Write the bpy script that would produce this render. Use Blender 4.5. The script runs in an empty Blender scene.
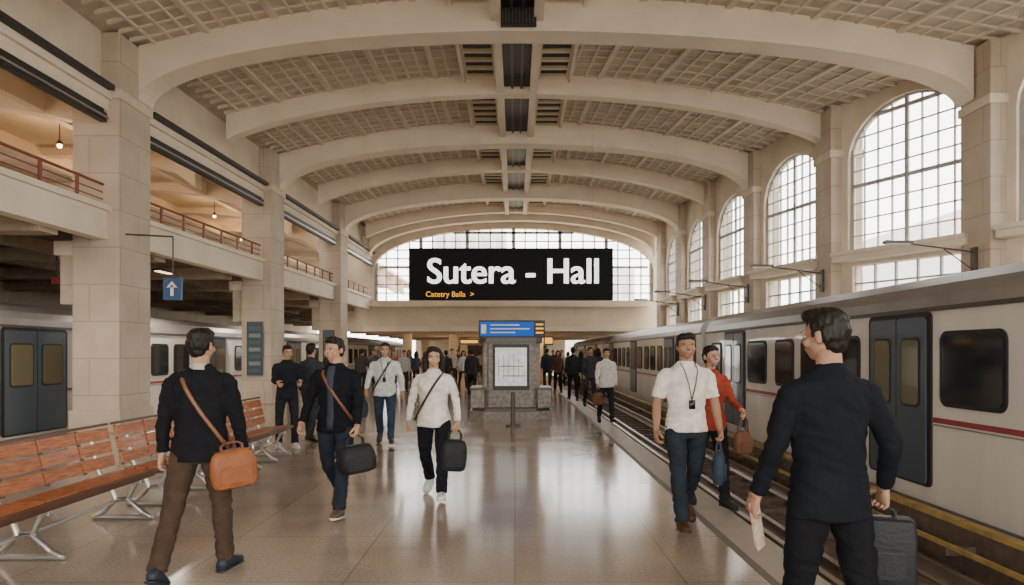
import bpy, math, random
from mathutils import Vector, Matrix, noise
random.seed(7)
F=683.0; EYE=1.61; VX=515.0; VY=353.0
def X(px,d): return (px-VX)*d/F
def Z(py,d): return EYE+(VY-py)*d/F
D2R=math.pi/180

# ---------------------------------------------------------------- materials
def mat(name,col,rough=0.6,metal=0.0,var=0.0,vscale=4.0,bump=0.0,bscale=60.0,emit=None,estr=0.0,spec=0.5,coat=0.0,stretch=None):
    m=bpy.data.materials.new(name); m.use_nodes=True
    nt=m.node_tree; b=nt.nodes['Principled BSDF']
    b.inputs['Base Color'].default_value=(*col,1); b.inputs['Roughness'].default_value=rough
    b.inputs['Metallic'].default_value=metal
    b.inputs['Specular IOR Level'].default_value=spec
    b.inputs['Coat Weight'].default_value=coat
    tc=nt.nodes.new('ShaderNodeTexCoord')
    src=tc.outputs['Object']
    if stretch:
        mp=nt.nodes.new('ShaderNodeMapping'); mp.inputs['Scale'].default_value=stretch
        nt.links.new(src,mp.inputs['Vector']); src=mp.outputs['Vector']
    if var>0:
        n=nt.nodes.new('ShaderNodeTexNoise'); n.inputs['Scale'].default_value=vscale; n.inputs['Detail'].default_value=5
        nt.links.new(src,n.inputs['Vector'])
        r=nt.nodes.new('ShaderNodeValToRGB')
        r.color_ramp.elements[0].position=0.3; r.color_ramp.elements[1].position=0.7
        r.color_ramp.elements[0].color=(*[max(0,c*(1-var)) for c in col],1)
        r.color_ramp.elements[1].color=(*[min(1,c*(1+var)) for c in col],1)
        nt.links.new(n.outputs['Fac'],r.inputs['Fac']); nt.links.new(r.outputs['Color'],b.inputs['Base Color'])
    if bump>0:
        n2=nt.nodes.new('ShaderNodeTexNoise'); n2.inputs['Scale'].default_value=bscale
        nt.links.new(src,n2.inputs['Vector'])
        bp=nt.nodes.new('ShaderNodeBump'); bp.inputs['Strength'].default_value=bump; bp.inputs['Distance'].default_value=0.01
        nt.links.new(n2.outputs['Fac'],bp.inputs['Height']); nt.links.new(bp.outputs['Normal'],b.inputs['Normal'])
    if emit:
        b.inputs['Emission Color'].default_value=(*emit,1); b.inputs['Emission Strength'].default_value=estr
    return m
def brickmat(name,c1,c2,mortar,w,h,msize,rough,plane='XY',offset=0.0,coat=0.0,rvar=False,speckle=0):
    m=bpy.data.materials.new(name); m.use_nodes=True
    nt=m.node_tree; b=nt.nodes['Principled BSDF']; b.inputs['Roughness'].default_value=rough
    b.inputs['Coat Weight'].default_value=coat
    g=nt.nodes.new('ShaderNodeNewGeometry'); sep=nt.nodes.new('ShaderNodeSeparateXYZ'); com=nt.nodes.new('ShaderNodeCombineXYZ')
    nt.links.new(g.outputs['Position'],sep.inputs[0])
    if plane=='XY':
        nt.links.new(sep.outputs['X'],com.inputs['X']); nt.links.new(sep.outputs['Y'],com.inputs['Y'])
    else:
        a=nt.nodes.new('ShaderNodeMath'); a.operation='ADD'
        nt.links.new(sep.outputs['X'],a.inputs[0]); nt.links.new(sep.outputs['Y'],a.inputs[1])
        nt.links.new(a.outputs[0],com.inputs['X']); nt.links.new(sep.outputs['Z'],com.inputs['Y'])
    br=nt.nodes.new('ShaderNodeTexBrick'); br.offset=offset; br.inputs['Scale'].default_value=1.0
    br.inputs['Color1'].default_value=(*c1,1); br.inputs['Color2'].default_value=(*c2,1); br.inputs['Mortar'].default_value=(*mortar,1)
    br.inputs['Brick Width'].default_value=w; br.inputs['Row Height'].default_value=h; br.inputs['Mortar Size'].default_value=msize
    br.inputs['Mortar Smooth'].default_value=0.2
    nt.links.new(com.outputs[0],br.inputs['Vector'])
    n=nt.nodes.new('ShaderNodeTexNoise'); n.inputs['Scale'].default_value=1.3; n.inputs['Detail'].default_value=8
    nt.links.new(g.outputs['Position'],n.inputs['Vector'])
    mx=nt.nodes.new('ShaderNodeMix'); mx.data_type='RGBA'; mx.blend_type='MULTIPLY'; mx.inputs[0].default_value=1.0
    r=nt.nodes.new('ShaderNodeValToRGB'); r.color_ramp.elements[0].position=0.3; r.color_ramp.elements[0].color=(.80,.77,.74,1)
    r.color_ramp.elements[1].position=0.7; r.color_ramp.elements[1].color=(1,1,1,1)
    nt.links.new(n.outputs['Fac'],r.inputs['Fac']); nt.links.new(br.outputs['Color'],mx.inputs[6]); nt.links.new(r.outputs['Color'],mx.inputs[7])
    outc=mx.outputs[2]
    if speckle:
        v=nt.nodes.new('ShaderNodeTexNoise'); v.inputs['Scale'].default_value=42; v.inputs['Detail'].default_value=2
        nt.links.new(g.outputs['Position'],v.inputs['Vector'])
        r2=nt.nodes.new('ShaderNodeValToRGB'); r2.color_ramp.elements[0].position=.38; r2.color_ramp.elements[1].position=.62
        r2.color_ramp.elements[0].color=(1-speckle,1-speckle,1-speckle,1); r2.color_ramp.elements[1].color=(1+speckle*.5,1+speckle*.45,1+speckle*.4,1)
        mx2=nt.nodes.new('ShaderNodeMix'); mx2.data_type='RGBA'; mx2.blend_type='MULTIPLY'; mx2.inputs[0].default_value=1.0
        nt.links.new(v.outputs['Fac'],r2.inputs['Fac']); nt.links.new(outc,mx2.inputs[6]); nt.links.new(r2.outputs['Color'],mx2.inputs[7]); outc=mx2.outputs[2]
    nt.links.new(outc,b.inputs['Base Color'])
    if rvar:
        mr=nt.nodes.new('ShaderNodeMapRange'); mr.inputs[3].default_value=rough-0.05; mr.inputs[4].default_value=rough+0.08
        nt.links.new(n.outputs['Fac'],mr.inputs[0]); nt.links.new(mr.outputs[0],b.inputs['Roughness'])
    return m

CREAM=mat('cream_plaster',(.67,.57,.435),.75,var=.10,vscale=1.2,bump=.1)
CREAM2=mat('cream_plaster_light',(.75,.65,.51),.7,var=.07,vscale=1.2)
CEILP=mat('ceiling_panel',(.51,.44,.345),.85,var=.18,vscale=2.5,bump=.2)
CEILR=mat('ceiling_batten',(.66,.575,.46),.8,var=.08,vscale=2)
STONE=brickmat('pier_stone',(.58,.49,.38),(.55,.46,.355),(.38,.31,.23),1.3,.75,.010,.7,plane='V',offset=.5)
FLOORM=brickmat('terrazzo_tiles',(.42,.345,.275),(.385,.315,.25),(.25,.20,.16),1.2,1.2,.006,.13,rvar=True,speckle=.16)
DARK=mat('dark_metal',(.03,.028,.026),.5,metal=.3)
DUCT=mat('duct_metal',(.10,.09,.08),.5,metal=.5)
VENT=mat('vent_brass',(.50,.42,.27),.5)
STEEL=mat('brushed_steel',(.50,.49,.47),.3,metal=.9)
FRAME=mat('window_frame_paint',(.42,.42,.41),.6)
RAILM=mat('railing_red_paint',(.22,.065,.035),.5)
WOOD=mat('bench_wood',(.36,.115,.038),.38,var=.5,vscale=6,coat=.2,stretch=(12,1.2,12),bump=.15,bscale=20)
WOODD=mat('bench_wood_dark',(.09,.035,.018),.4)
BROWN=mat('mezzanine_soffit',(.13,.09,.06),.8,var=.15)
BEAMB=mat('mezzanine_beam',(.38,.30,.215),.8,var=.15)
TRAINW=mat('train_white_paint',(.66,.615,.545),.32,var=.10,vscale=1.6,coat=.4,stretch=(1,1,.25))
TRAING=mat('train_roof_grey',(.26,.245,.23),.4,metal=.3,var=.15,vscale=1.5)
TRAIND=mat('train_door_blue_grey',(.055,.074,.092),.35,coat=.3)
GLASSD=mat('dark_window_glass',(.015,.017,.019),.08,spec=.55)
GLASSY=mat('door_window_glass',(.15,.13,.08),.1,spec=.6)
RED=mat('red_stripe',(.28,.035,.045),.45)
BLACK=mat('black_rubber',(.012,.012,.013),.6)
YEL=mat('yellow_safety_paint',(.36,.24,.07),.6,var=.3,vscale=6)
RAILS=mat('rail_steel',(.45,.39,.32),.3,metal=.9)
TIE=mat('wood_tie',(.10,.065,.045),.85,var=.3,vscale=8)
BALL=mat('track_ballast',(.09,.07,.055),.95,var=.5,vscale=14,bump=1,bscale=30)
EDGE=mat('platform_edge_stone',(.36,.31,.255),.5,var=.08)
SIGNB=mat('sign_black',(.004,.004,.005),.6,spec=.15)
SIGNW=mat('sign_letter_white',(.9,.9,.9),.5,emit=(1,1,1),estr=1.6)
SIGNY=mat('sign_letter_amber',(.8,.4,.04),.5,emit=(1,.45,.03),estr=.9)
BLUE=mat('sign_blue',(.008,.05,.22),.6,emit=(.01,.13,.6),estr=.6,spec=.2)
BLUED=mat('sign_blue_dull',(.02,.07,.19),.5)
LAMPW=mat('lamp_warm',(1,.75,.4),.5,emit=(1,.62,.28),estr=9)
PAPER=mat('paper_white',(.8,.77,.7),.6)
MAPM=mat('map_poster',(.62,.64,.60),.4,var=.25,vscale=9,emit=(.6,.65,.6),estr=.4)
KST=mat('kiosk_stone',(.24,.21,.175),.55,var=.4,vscale=14)
GROUND=mat('outside_ground',(.35,.33,.31),.9,var=.1)
BLDG=mat('outside_building',(.66,.64,.61),.9,var=.05)
BLDGW=mat('outside_building_window',(.45,.48,.51),.3)

# ---------------------------------------------------------------- mesh builder
class MB:
    def __init__(s): s.v=[]; s.f=[]; s.m=[]
    def raw(s,vs,fs,mi=0):
        o=len(s.v); s.v+= [Vector(v) for v in vs]
        for f in fs: s.f.append([i+o for i in f]); s.m.append(mi)
    def box(s,x0,x1,y0,y1,z0,z1,mi=0,M=None):
        vs=[Vector((x,y,z)) for z in (z0,z1) for y in (y0,y1) for x in (x0,x1)]
        if M: vs=[M@v for v in vs]
        s.raw(vs,[(0,2,3,1),(4,5,7,6),(0,1,5,4),(2,6,7,3),(0,4,6,2),(1,3,7,5)],mi)
    def loft(s,rings,n=14,mi=0,M=None,cap=True):
        vs=[];fs=[]
        for c,a,b in rings:
            for i in range(n):
                t=2*math.pi*i/n; p=Vector(c)+Vector(a)*math.cos(t)+Vector(b)*math.sin(t)
                vs.append(M@p if M else p)
        for r in range(len(rings)-1):
            for i in range(n):
                j=(i+1)%n; fs.append((r*n+i,r*n+j,(r+1)*n+j,(r+1)*n+i))
        if cap:
            fs.append(tuple(reversed(range(n)))); k=(len(rings)-1)*n; fs.append(tuple(range(k,k+n)))
        s.raw(vs,fs,mi)
    def tube(s,pts,rad,n=12,mi=0,M=None,flat=None):
        pts=[Vector(p) for p in pts]
        if not isinstance(rad,(list,tuple)): rad=[rad]*len(pts)
        rings=[];ref=None
        for i,p in enumerate(pts):
            t=(pts[min(i+1,len(pts)-1)]-pts[max(i-1,0)]).normalized()
            if ref is None:
                ref=Vector((1,0,0)) if abs(t.x)<.9 else Vector((0,1,0))
            a=(ref-t*ref.dot(t)).normalized(); b=t.cross(a); ref=a
            rings.append((p,a*rad[i],b*rad[i]*(flat or 1)))
        s.loft(rings,n,mi,M)
    def ell(s,c,r,mi=0,M=None,nu=16,nv=10):
        c=Vector(c); vs=[c+Vector((0,0,-r[2]))]; fs=[]
        for j in range(1,nv):
            ph=-math.pi/2+math.pi*j/nv
            for i in range(nu):
                t=2*math.pi*i/nu
                vs.append(c+Vector((r[0]*math.cos(ph)*math.cos(t),r[1]*math.cos(ph)*math.sin(t),r[2]*math.sin(ph))))
        vs.append(c+Vector((0,0,r[2]))); top=len(vs)-1
        for i in range(nu):
            k=(i+1)%nu
            fs.append((0,1+k,1+i)); fs.append((top,1+(nv-2)*nu+i,1+(nv-2)*nu+k))
            for j in range(nv-2):
                a=1+j*nu; fs.append((a+i,a+k,a+nu+k,a+nu+i))
        if M: vs=[M@v for v in vs]
        s.raw(vs,fs,mi)
    def prism(s,pts,axis,a0,a1,mi=0,M=None):
        n=len(pts); vs=[]
        for a in (a0,a1):
            for p in pts:
                v={'x':(a,p[0],p[1]),'y':(p[0],a,p[1]),'z':(p[0],p[1],a)}[axis]
                vs.append(M@Vector(v) if M else Vector(v))
        fs=[tuple(range(n)),tuple(reversed(range(n,2*n)))]
        for i in range(n):
            j=(i+1)%n; fs.append((i,i+n,j+n,j))
        s.raw(vs,fs,mi)
    def build(s,name,mats,smooth=False,bevel=0,angle=None,recalc=True):
        me=bpy.data.meshes.new(name); me.from_pydata([tuple(v) for v in s.v],[],s.f)
        for m in mats: me.materials.append(m)
        me.polygons.foreach_set('material_index',s.m)
        if smooth: me.polygons.foreach_set('use_smooth',[True]*len(s.f))
        me.update()
        if recalc:
            import bmesh
            bm=bmesh.new(); bm.from_mesh(me); bmesh.ops.recalc_face_normals(bm,faces=bm.faces); bm.to_mesh(me); bm.free()
        if angle: me.set_sharp_from_angle(angle=angle*D2R)
        ob=bpy.data.objects.new(name,me); bpy.context.scene.collection.objects.link(ob)
        if bevel:
            b=ob.modifiers.new('bevel','BEVEL'); b.width=bevel; b.segments=2; b.limit_method='ANGLE'
        return ob
def rrect(y0,y1,z0,z1,r,n=4):
    pts=[]
    for cx,cz,a0 in ((y1-r,z1-r,0),(y0+r,z1-r,90),(y0+r,z0+r,180),(y1-r,z0+r,270)):
        for i in range(n+1):
            a=(a0+90*i/n)*D2R; pts.append((cx+r*math.cos(a),cz+r*math.sin(a)))
    return pts
def parent(ch,par):
    ch.parent=par; ch.matrix_parent_inverse=par.matrix_world.inverted()
def empty(name,loc=(0,0,0)):
    e=bpy.data.objects.new(name,None); e.location=loc; bpy.context.scene.collection.objects.link(e)
    bpy.context.view_layer.update(); return e
def plate(name,outer,holes,th,M,m):
    cu=bpy.data.curves.new(name+'_c','CURVE'); cu.dimensions='2D'; cu.fill_mode='BOTH'; cu.extrude=th/2
    for pl in [outer]+holes:
        sp=cu.splines.new('POLY'); sp.points.add(len(pl)-1)
        for i,p in enumerate(pl): sp.points[i].co=(p[0],p[1],0,1)
        sp.use_cyclic_u=True
    o=bpy.data.objects.new(name+'_t',cu); bpy.context.scene.collection.objects.link(o)
    dg=bpy.context.evaluated_depsgraph_get(); me=bpy.data.meshes.new_from_object(o.evaluated_get(dg))
    bpy.data.objects.remove(o); me.name=name
    me.transform(M); me.materials.clear(); me.materials.append(m)
    ob=bpy.data.objects.new(name,me); bpy.context.scene.collection.objects.link(ob); return ob
def arealight(par_name,loc,sx,sy,energy,col,rot=(0,0,0)):
    l=bpy.data.lights.new(par_name,'AREA'); l.shape='RECTANGLE'; l.size=sx; l.size_y=sy; l.energy=energy; l.color=col
    o=bpy.data.objects.new(par_name,l); o.location=loc; o.rotation_euler=rot; bpy.context.scene.collection.objects.link(o); return o

# ---------------------------------------------------------------- hall shape
RP=[(-6,11.5),(10.9,11.3),(15.0,9.78),(18.9,8.3),(22.8,7.62),(26.7,7.3),(30.6,7.2),(34.5,7.15),(40,7.15)]
LP=[(-6,-8.2),(15.0,-8.0),(22.8,-7.7),(30.6,-7.5),(38.4,-7.4)]
def interp(T,d):
    if d<=T[0][0]: return T[0][1]
    for (a,x),(b,y) in zip(T,T[1:]):
        if d<=b: return x+(y-x)*(d-a)/(b-a)
    return T[-1][1]
xr=lambda d:interp(RP,d); xl=lambda d:interp(LP,d)
ZS=7.0; HR=1.45; CW=8.1; CR=1.1; BACK=36.5
def cz(u): return CW+CR*(1-u*u)
def cx(u,d): return u*xr(d) if u>0 else -u*xl(d)

mb=MB(); NU=32; ds=[-6+ (BACK+6)*i/60 for i in range(61)]
ds=sorted(set(ds+[p[0] for p in RP if -6<p[0]<BACK]))
vs=[];fs=[]
for d in ds:
    for i in range(NU+1):
        u=-1+2*i/NU; ext=.9 if abs(u)==1 else 0
        vs.append((cx(u,d)+math.copysign(ext,u),d,cz(u)-(.05 if ext else 0)))
for j in range(len(ds)-1):
    for i in range(NU):
        a=j*(NU+1)+i; fs.append((a,a+1,a+NU+2,a+NU+1))
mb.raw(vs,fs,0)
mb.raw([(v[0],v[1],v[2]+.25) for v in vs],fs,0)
for i in range(1,44):
    u=-1+2*i/44
    if abs(u)<.14: continue
    w=.03 if i%4 else .07
    for d0,d1 in zip(ds,ds[1:]):
        if d1<5: continue
        x0=cx(u,d0);x1=cx(u,d1);z=cz(u)-.035 -(0 if i%4 else .03)
        mb.raw([(x0-w,d0,z),(x0+w,d0,z),(x1+w,d1,z),(x1-w,d1,z),(x0-w,d0,z+.1),(x0+w,d0,z+.1),(x1+w,d1,z+.1),(x1-w,d1,z+.1)],
               [(0,3,2,1),(0,4,7,3),(1,2,6,5)],1)
d=6.8
while d<BACK:
    for i in range(40):
        u0=-1+2*i/40;u1=-1+2*(i+1)/40
        if abs(u0+u1)<.2: continue
        w=.028; x0=cx(u0,d);x1=cx(u1,d);z0=cz(u0)-.03;z1=cz(u1)-.03
        mb.raw([(x0,d-w,z0),(x1,d-w,z1),(x1,d+w,z1),(x0,d+w,z0),(x0,d-w,z0+.08),(x1,d-w,z1+.08),(x1,d+w,z1+.08),(x0,d+w,z0+.08)],
               [(0,1,2,3),(0,4,5,1),(3,2,6,7)],1)
    d+=.39
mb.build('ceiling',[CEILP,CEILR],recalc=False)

def arch(name,y0,y1,zs,h,pw,n=48,m=CREAM):
    mb=MB(); vs=[];fs=[]
    for i in range(n+1):
        t=math.pi*i/n; u=-math.cos(t)
        base=zs+h*(max(0,1-abs(u)**2))**pw
        top=cz(u)+.03
        for y in (y0,y1):
            vs.append((cx(u,(y1)),y,base)); vs.append((cx(u,y1),y,top))
    for i in range(n):
        a=4*i;b=4*i+4
        fs+=[(a,b,b+1,a+1),(a+2,a+3,b+3,b+2),(a,a+2,b+2,b),(a+1,b+1,b+3,a+3)]
    fs+=[(0,1,3,2),(4*n,4*n+2,4*n+3,4*n+1)]
    mb.raw(vs,fs)
    return mb.build(name,[m])
for k in range(-1,4):
    D=15+7.8*k
    if D>BACK: break
    arch('ceiling_arch',D-.5,D+.1,ZS,HR,.5,m=CREAM2)
for k in range(-1,3):
    D=18.9+7.8*k
    arch('ceiling_rib',D-.35,D,7.4,1.25,.8,m=CREAM2)
arch('ceiling_arch',BACK-1.6,BACK-1.1,6.6,1.8,.5)

mb=MB()
for x0,x1 in ((-.50,-.30),(.40,.60)): mb.box(x0,x1,-6,BACK,8.66,9.3,0)
for x0,x1 in ((-1.42,-1.34),(1.44,1.52)): mb.box(x0,x1,-6,BACK,8.95,9.2,0)
mb.box(-.30,.40,-6,BACK,8.85,9.2,1)
mb.box(-.10,-.05,-6,BACK,8.78,8.85,2); mb.box(.15,.2,-6,BACK,8.78,8.85,2)
for k in range(-1,6):
    D=15+3.9*k
    if D+3.3>BACK: break
    for x0,x1 in ((-1.34,-.50),(.60,1.44)):
        mb.box(x0,x1,D,D+3.9,9.04,9.08,0)
        for j in range(6):
            mb.box(x0+.08,x1-.08,D+.45+j*.5,D+.60+j*.5,9.02,9.05,1); mb.box(x0+.08,x1-.08,D+.60+j*.5,D+.72+j*.5,9.0,9.05,3)
mb.build('ceiling_skylight_spine',[CREAM2,DARK,DUCT,VENT])
mb=MB(); mb.box(-.30,.45,14.32,14.44,8.5,9.1,0)
for i in range(10): mb.box(-.28+.072*i,-.25+.072*i,14.28,14.32,8.53,9.07,1)
mb.build('ventilation_grille',[DARK,DUCT])

mb=MB(); PE=2.2
mb.box(-9.35,PE-.35,-6,36,-.25,0,0); mb.box(-9.35,PE-.35,36,64,-.25,0,0)
mb.build('floor',[FLOORM])
mb=MB(); mb.box(PE-.35,PE,-5.8,64,-.25,.0,0); mb.box(PE-.1,PE-.05,-5.8,64,-.9,-.25,0); mb.box(PE-.42,PE-.35,-5.8,64,-.02,.002,1)
mb.build('trim_platform_edge',[EDGE,mat('edge_dark_strip',(.15,.12,.1),.6)])
mb=MB(); mb.box(PE-.1,7.0,-5.8,64,-1.2,-.72,0); mb.build('track_bed',[BALL])
mb=MB()
for i in range(116): mb.box(PE+.15,4.55,-5.7+i*.6,-5.46+i*.6,-.72,-.52,0)
for x in (2.78,3.02,3.95):
    mb.box(x-.06,x+.06,-5.8,64,-.52,-.50,1); mb.box(x-.012,x+.012,-5.8,64,-.5,-.40,1); mb.box(x-.035,x+.035,-5.8,64,-.40,-.36,1)
mb.build('railway_track',[TIE,RAILS])
mb=MB(); mb.box(4.38,4.50,-5.8,64,-.10,-.05,0); mb.box(4.39,4.46,-5.8,64,-.52,-.10,1)
mb.box(4.1,4.14,-5.8,64,-.24,-.20,0)
for i in range(34): mb.box(4.1,4.4,-5.5+2*i,-5.4+2*i,-.32,-.24,1)
mb.build('third_rail_cover',[YEL,TIE])
mb=MB(); mb.box(-13.4,-9.35,-5.8,64,-1.2,-.72,0); mb.build('track_bed',[BALL])
mb=MB(); mb.box(-17.9,-13.4,-5.8,64,-.3,0,0); mb.build('floor_far_platform',[FLOORM])
mb=MB(); mb.box(-90,90,-60,150,-1.4,-1.25,0); mb.build('ground_outside',[GROUND])

def pier(x0,x1,y0,y1,z1=8.1,z0=0):
    mb=MB(); mb.box(x0,x1,y0,y1,z0,z1,0)
    mb.box(x0-.05,x1+.05,y0-.05,y1+.05,z0,z0+.45,0)
    mb.box(x0-.04,x1+.04,y0-.04,y1+.04,6.75,6.95,1)
    return mb
for D in (7.2,15,22.8,30.6):
    x=xl(D); mb=pier(x-.95,x,D-1.2,D)
    mb.box(x-1.3,x-.9,D-1.05,D-.15,2.6,3.9,0)
    mb.box(x-1.4,x-.9,D-1.1,D-.1,3.6,3.9,1)
    mb.build('column',[STONE,CREAM],bevel=.02)
for D,_ in RP[2:-1]:
    x=xr(D); mb=pier(x,x+.85,D-.95,D,z0=-1)
    mb.build('column',[STONE,CREAM],bevel=.02)
x=xr(10.9); pier(x,x+.85,10,10.9,z0=-1).build('column',[STONE,CREAM])

def archpts(t0,t1,zb,zsp,zt,n=16):
    c=(t0+t1)/2; r=(t1-t0)/2
    return [(t0,zb),(t1,zb)]+[(c+r*math.cos(math.pi*i/n),zsp+(zt-zsp)*math.sin(math.pi*i/n)) for i in range(n+1)]
bays=[((11.3+.4,-6),(11.3+.4,9.9),7.9),((11.3+.4,10.9),(9.78+.5,14.05),7.9),((9.78+.4,15),(8.3+.45,17.95),7.85),((8.3+.4,18.9),(7.62+.4,21.85),7.5),
      ((7.62+.4,22.8),(7.3+.4,25.75),7.2),((7.3+.4,26.7),(7.2+.4,29.65),7.1),((7.2+.4,30.6),(7.15+.4,33.55),7.1)]
wn=1
for (a,b,zt) in bays:
    A=Vector((a[0],a[1],0));B=Vector((b[0],b[1],0)); L=(B-A).length; dx=(B-A).normalized()
    M=Matrix.Translation(A)@Matrix(((dx.x,0,dx.y,0),(dx.y,0,-dx.x,0),(0,1,0,0),(0,0,0,1)))
    if L>10:
        hs=[archpts(1+3.7*k,4.2+3.7*k,4.2,6.6,7.8) for k in range(4)]
        plate('wall_right',[(-.1,-1),(L+.1,-1),(L+.1,8.15),(-.1,8.15)],hs,.3,M,CREAM); continue
    m_=.12
    top=archpts(m_,L-m_,4.2,zt-1.25,zt)
    low=[(.25,2.95),(L-.25,2.95),(L-.25,3.85),(.25,3.85)]
    plate('wall_right',[(-.3,-1),(L+.3,-1),(L+.3,8.15),(-.3,8.15)],[top,low],.3,M,CREAM)
    mb=MB(); c=L/2; r=L/2-m_
    def ztop(t,zt=zt,c=c,r=r): return (zt-1.25)+1.25*math.sqrt(max(0,1-((t-c)/r)**2))
    for i in range(0,9):
        t=m_+ (L-2*m_)*i/8; w=.045 if i%4==0 else .013
        t=min(max(t,m_+w),L-m_-w)
        mb.box(t-w,t+w,4.2,ztop(t),-.04,.02,0,M)
    zz=4.2; k=0
    while zz<zt-.1:
        w=.045 if k%4==0 else .013
        hw=r if zz<zt-1.25 else r*math.sqrt(max(0,1-((zz-(zt-1.25))/1.25)**2))
        mb.box(c-hw,c+hw,zz,zz+2*w,-.04,.02,0,M); zz+=.42; k+=1
    pr=archpts(m_,L-m_,4.2,zt-1.25,zt)
    for p,q in zip(pr[1:],pr[2:]+pr[:1]):
        if p[1]==q[1]==4.2: continue
        mb.tube([(p[0],p[1],0),(q[0],q[1],0)],.05,6,0,M)
    for i in range(6):
        t=.25+(L-.5)*i/5; mb.box(t-.02,t+.02,2.95,3.85,-.05,.03,0,M)
    mb.box(.25,L-.25,3.38,3.42,-.05,.03,0,M)
    mb.build('window_%d'%wn,[FRAME])
    mb=MB(); mb.box(-.05,L+.05,3.95,4.18,-.55,.0,0,M); mb.box(-.05,L+.05,4.1,4.2,-.62,0,0,M)
    mb.build('trim_%d'%wn,[CREAM2]); wn+=1
for D,_ in RP[2:7]:
    x=xr(D)
    mb=MB(); y=D-.5
    mb.tube([(x-.03,y,3.75),(x-1.9,y,4.0)],.018,8,0); mb.tube([(x-.03,y,3.35),(x-.7,y,3.84)],.013,8,0); mb.box(x-.06,x-.002,y-.08,y+.08,3.25,3.85,0)
    mb.box(x-1.95,x-1.35,y-.06,y+.06,3.93,3.99,0); mb.box(x-1.9,x-1.4,y-.045,y+.045,3.91,3.93,1)
    mb.build('bracket_lamp',[DUCT,PAPER])

def strip(mb,off0,off1,z0,z1,mi,y0=-6,y1=38.4):
    ys=[y0]+[p[0] for p in LP if y0<p[0]<y1]+[y1]
    for a,b in zip(ys,ys[1:]):
        v=[(xl(a)+off0,a,z0),(xl(a)+off1,a,z0),(xl(b)+off1,b,z0),(xl(b)+off0,b,z0)]
        mb.raw(v+[(p[0],p[1],z1) for p in v],[(0,3,2,1),(4,5,6,7),(0,1,5,4),(1,2,6,5),(2,3,7,6),(3,0,4,7)],mi)
mb=MB(); strip(mb,-.75,-.35,7.0,8.12,0,y1=BACK); mb.build('wall_left',[CREAM])
mb=MB(); strip(mb,-.8,-.12,6.72,7.05,0,y1=BACK); strip(mb,-.72,-.2,6.5,6.72,0,y1=BACK); mb.build('trim_entablature',[CREAM2])
mb=MB()
for k in range(4):
    y0=7.35+7.8*k; y1=y0+6.3
    if y1>BACK: y1=BACK-.3
    strip(mb,-.27,-.14,6.22,6.4,0,y0,y1); strip(mb,-.25,-.2,6.4,6.49,0,y0,y1); strip(mb,-.14,-.10,6.28,6.32,1,y0,y1)
    strip(mb,-.11,.02,6.86,6.96,0,y0,y1)
mb.build('cable_tray',[DARK,STEEL])
mb=MB()
strip(mb,-.50,-.22,3.9,4.55,0,y1=36.2); strip(mb,-.55,-.14,4.47,4.58,0,y1=36.2)
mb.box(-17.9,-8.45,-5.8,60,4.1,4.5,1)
for i in range(16): mb.box(-17.9,-8.5,-4+i*3.9+.6,-3.5+i*3.9+.6,3.8,4.1,2)
for x in (-10.5,-12.6,-15): mb.box(x-.12,x+.12,-5.8,60,3.85,4.1,2)
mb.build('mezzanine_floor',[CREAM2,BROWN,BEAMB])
mb=MB()
for h in (4.72,4.86,5.02):
    r=.03 if h>5 else .014
    for a,b in ((-5.8,15),(15,22.8),(22.8,30.6),(30.6,36.0)):
        mb.tube([(xl(a)-.32,a,h),(xl(b)-.32,b,h)],r,8,0)
for i in range(41):
    y=-5+i; mb.box(xl(y)-.345,xl(y)-.295,y-.025,y+.025,4.55,5.0,0)
mb.build('railing',[RAILM])
mb=MB(); mb.box(-17.9,-8.78,-5.8,60,7.3,7.5,0)
for k in range(16):
    y=-4.5+3.9*k
    n=14
    for i in range(n):
        u0=-1+2*i/n;u1=-1+2*(i+1)/n
        x0=-13.35+4.5*u0;x1=-13.35+4.5*u1
        z0=6.2+.9*(max(0,1-u0*u0))**.5;z1=6.2+.9*(max(0,1-u1*u1))**.5
        mb.raw([(x0,y,z0),(x1,y,z1),(x1,y+.4,z1),(x0,y+.4,z0),(x0,y,7.4),(x1,y,7.4),(x1,y+.4,7.4),(x0,y+.4,7.4)],[(0,1,2,3),(0,4,5,1),(3,2,6,7)],1)
for x in (-10.4,-13.2,-16): mb.box(x-.1,x+.1,-5.8,60,6.9,7.3,1)
mb.build('ceiling_side_aisle',[CREAM,CREAM2])
holes=[]
for k in range(16):
    t=1.2+4*k; holes.append([(t,4.8),(t+3.4,4.8),(t+3.4,6.7),(t,6.7)])
Ml=Matrix.Translation((-18.1,-6,0))@Matrix(((0,0,1,0),(1,0,0,0),(0,1,0,0),(0,0,0,1)))
plate('wall_left',[(0,-1),(68,-1),(68,7.5),(0,7.5)],holes,.25,Ml,CREAM)
mb=MB()
for h in holes:
    for i in range(5):
        t=h[0][0]+(h[1][0]-h[0][0])*i/4; mb.box(-18.15,-18.05,-6+t-.03,-6+t+.03,h[0][1],h[2][1],0)
    for i in range(4):
        z=h[0][1]+(h[2][1]-h[0][1])*i/3; mb.box(-18.15,-18.05,-6+h[0][0],-6+h[1][0],z-.03,z+.03,0)
mb.build('window_%d'%wn,[FRAME]); wn+=1
Mr=Matrix.Translation((0,-6,0))@Matrix(((1,0,0,0),(0,0,-1,0),(0,1,0,0),(0,0,0,1)))
plate('rear_light_block',[(-18.2,0),(12.4,0),(12.4,9.4),(-18.2,9.4)],[[(-7.6,.3),(11,.3),(11,6.4),(-7.6,6.4)]],.3,Mr,CREAM)  # unseen wall added behind the camera to cut flat front light
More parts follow.
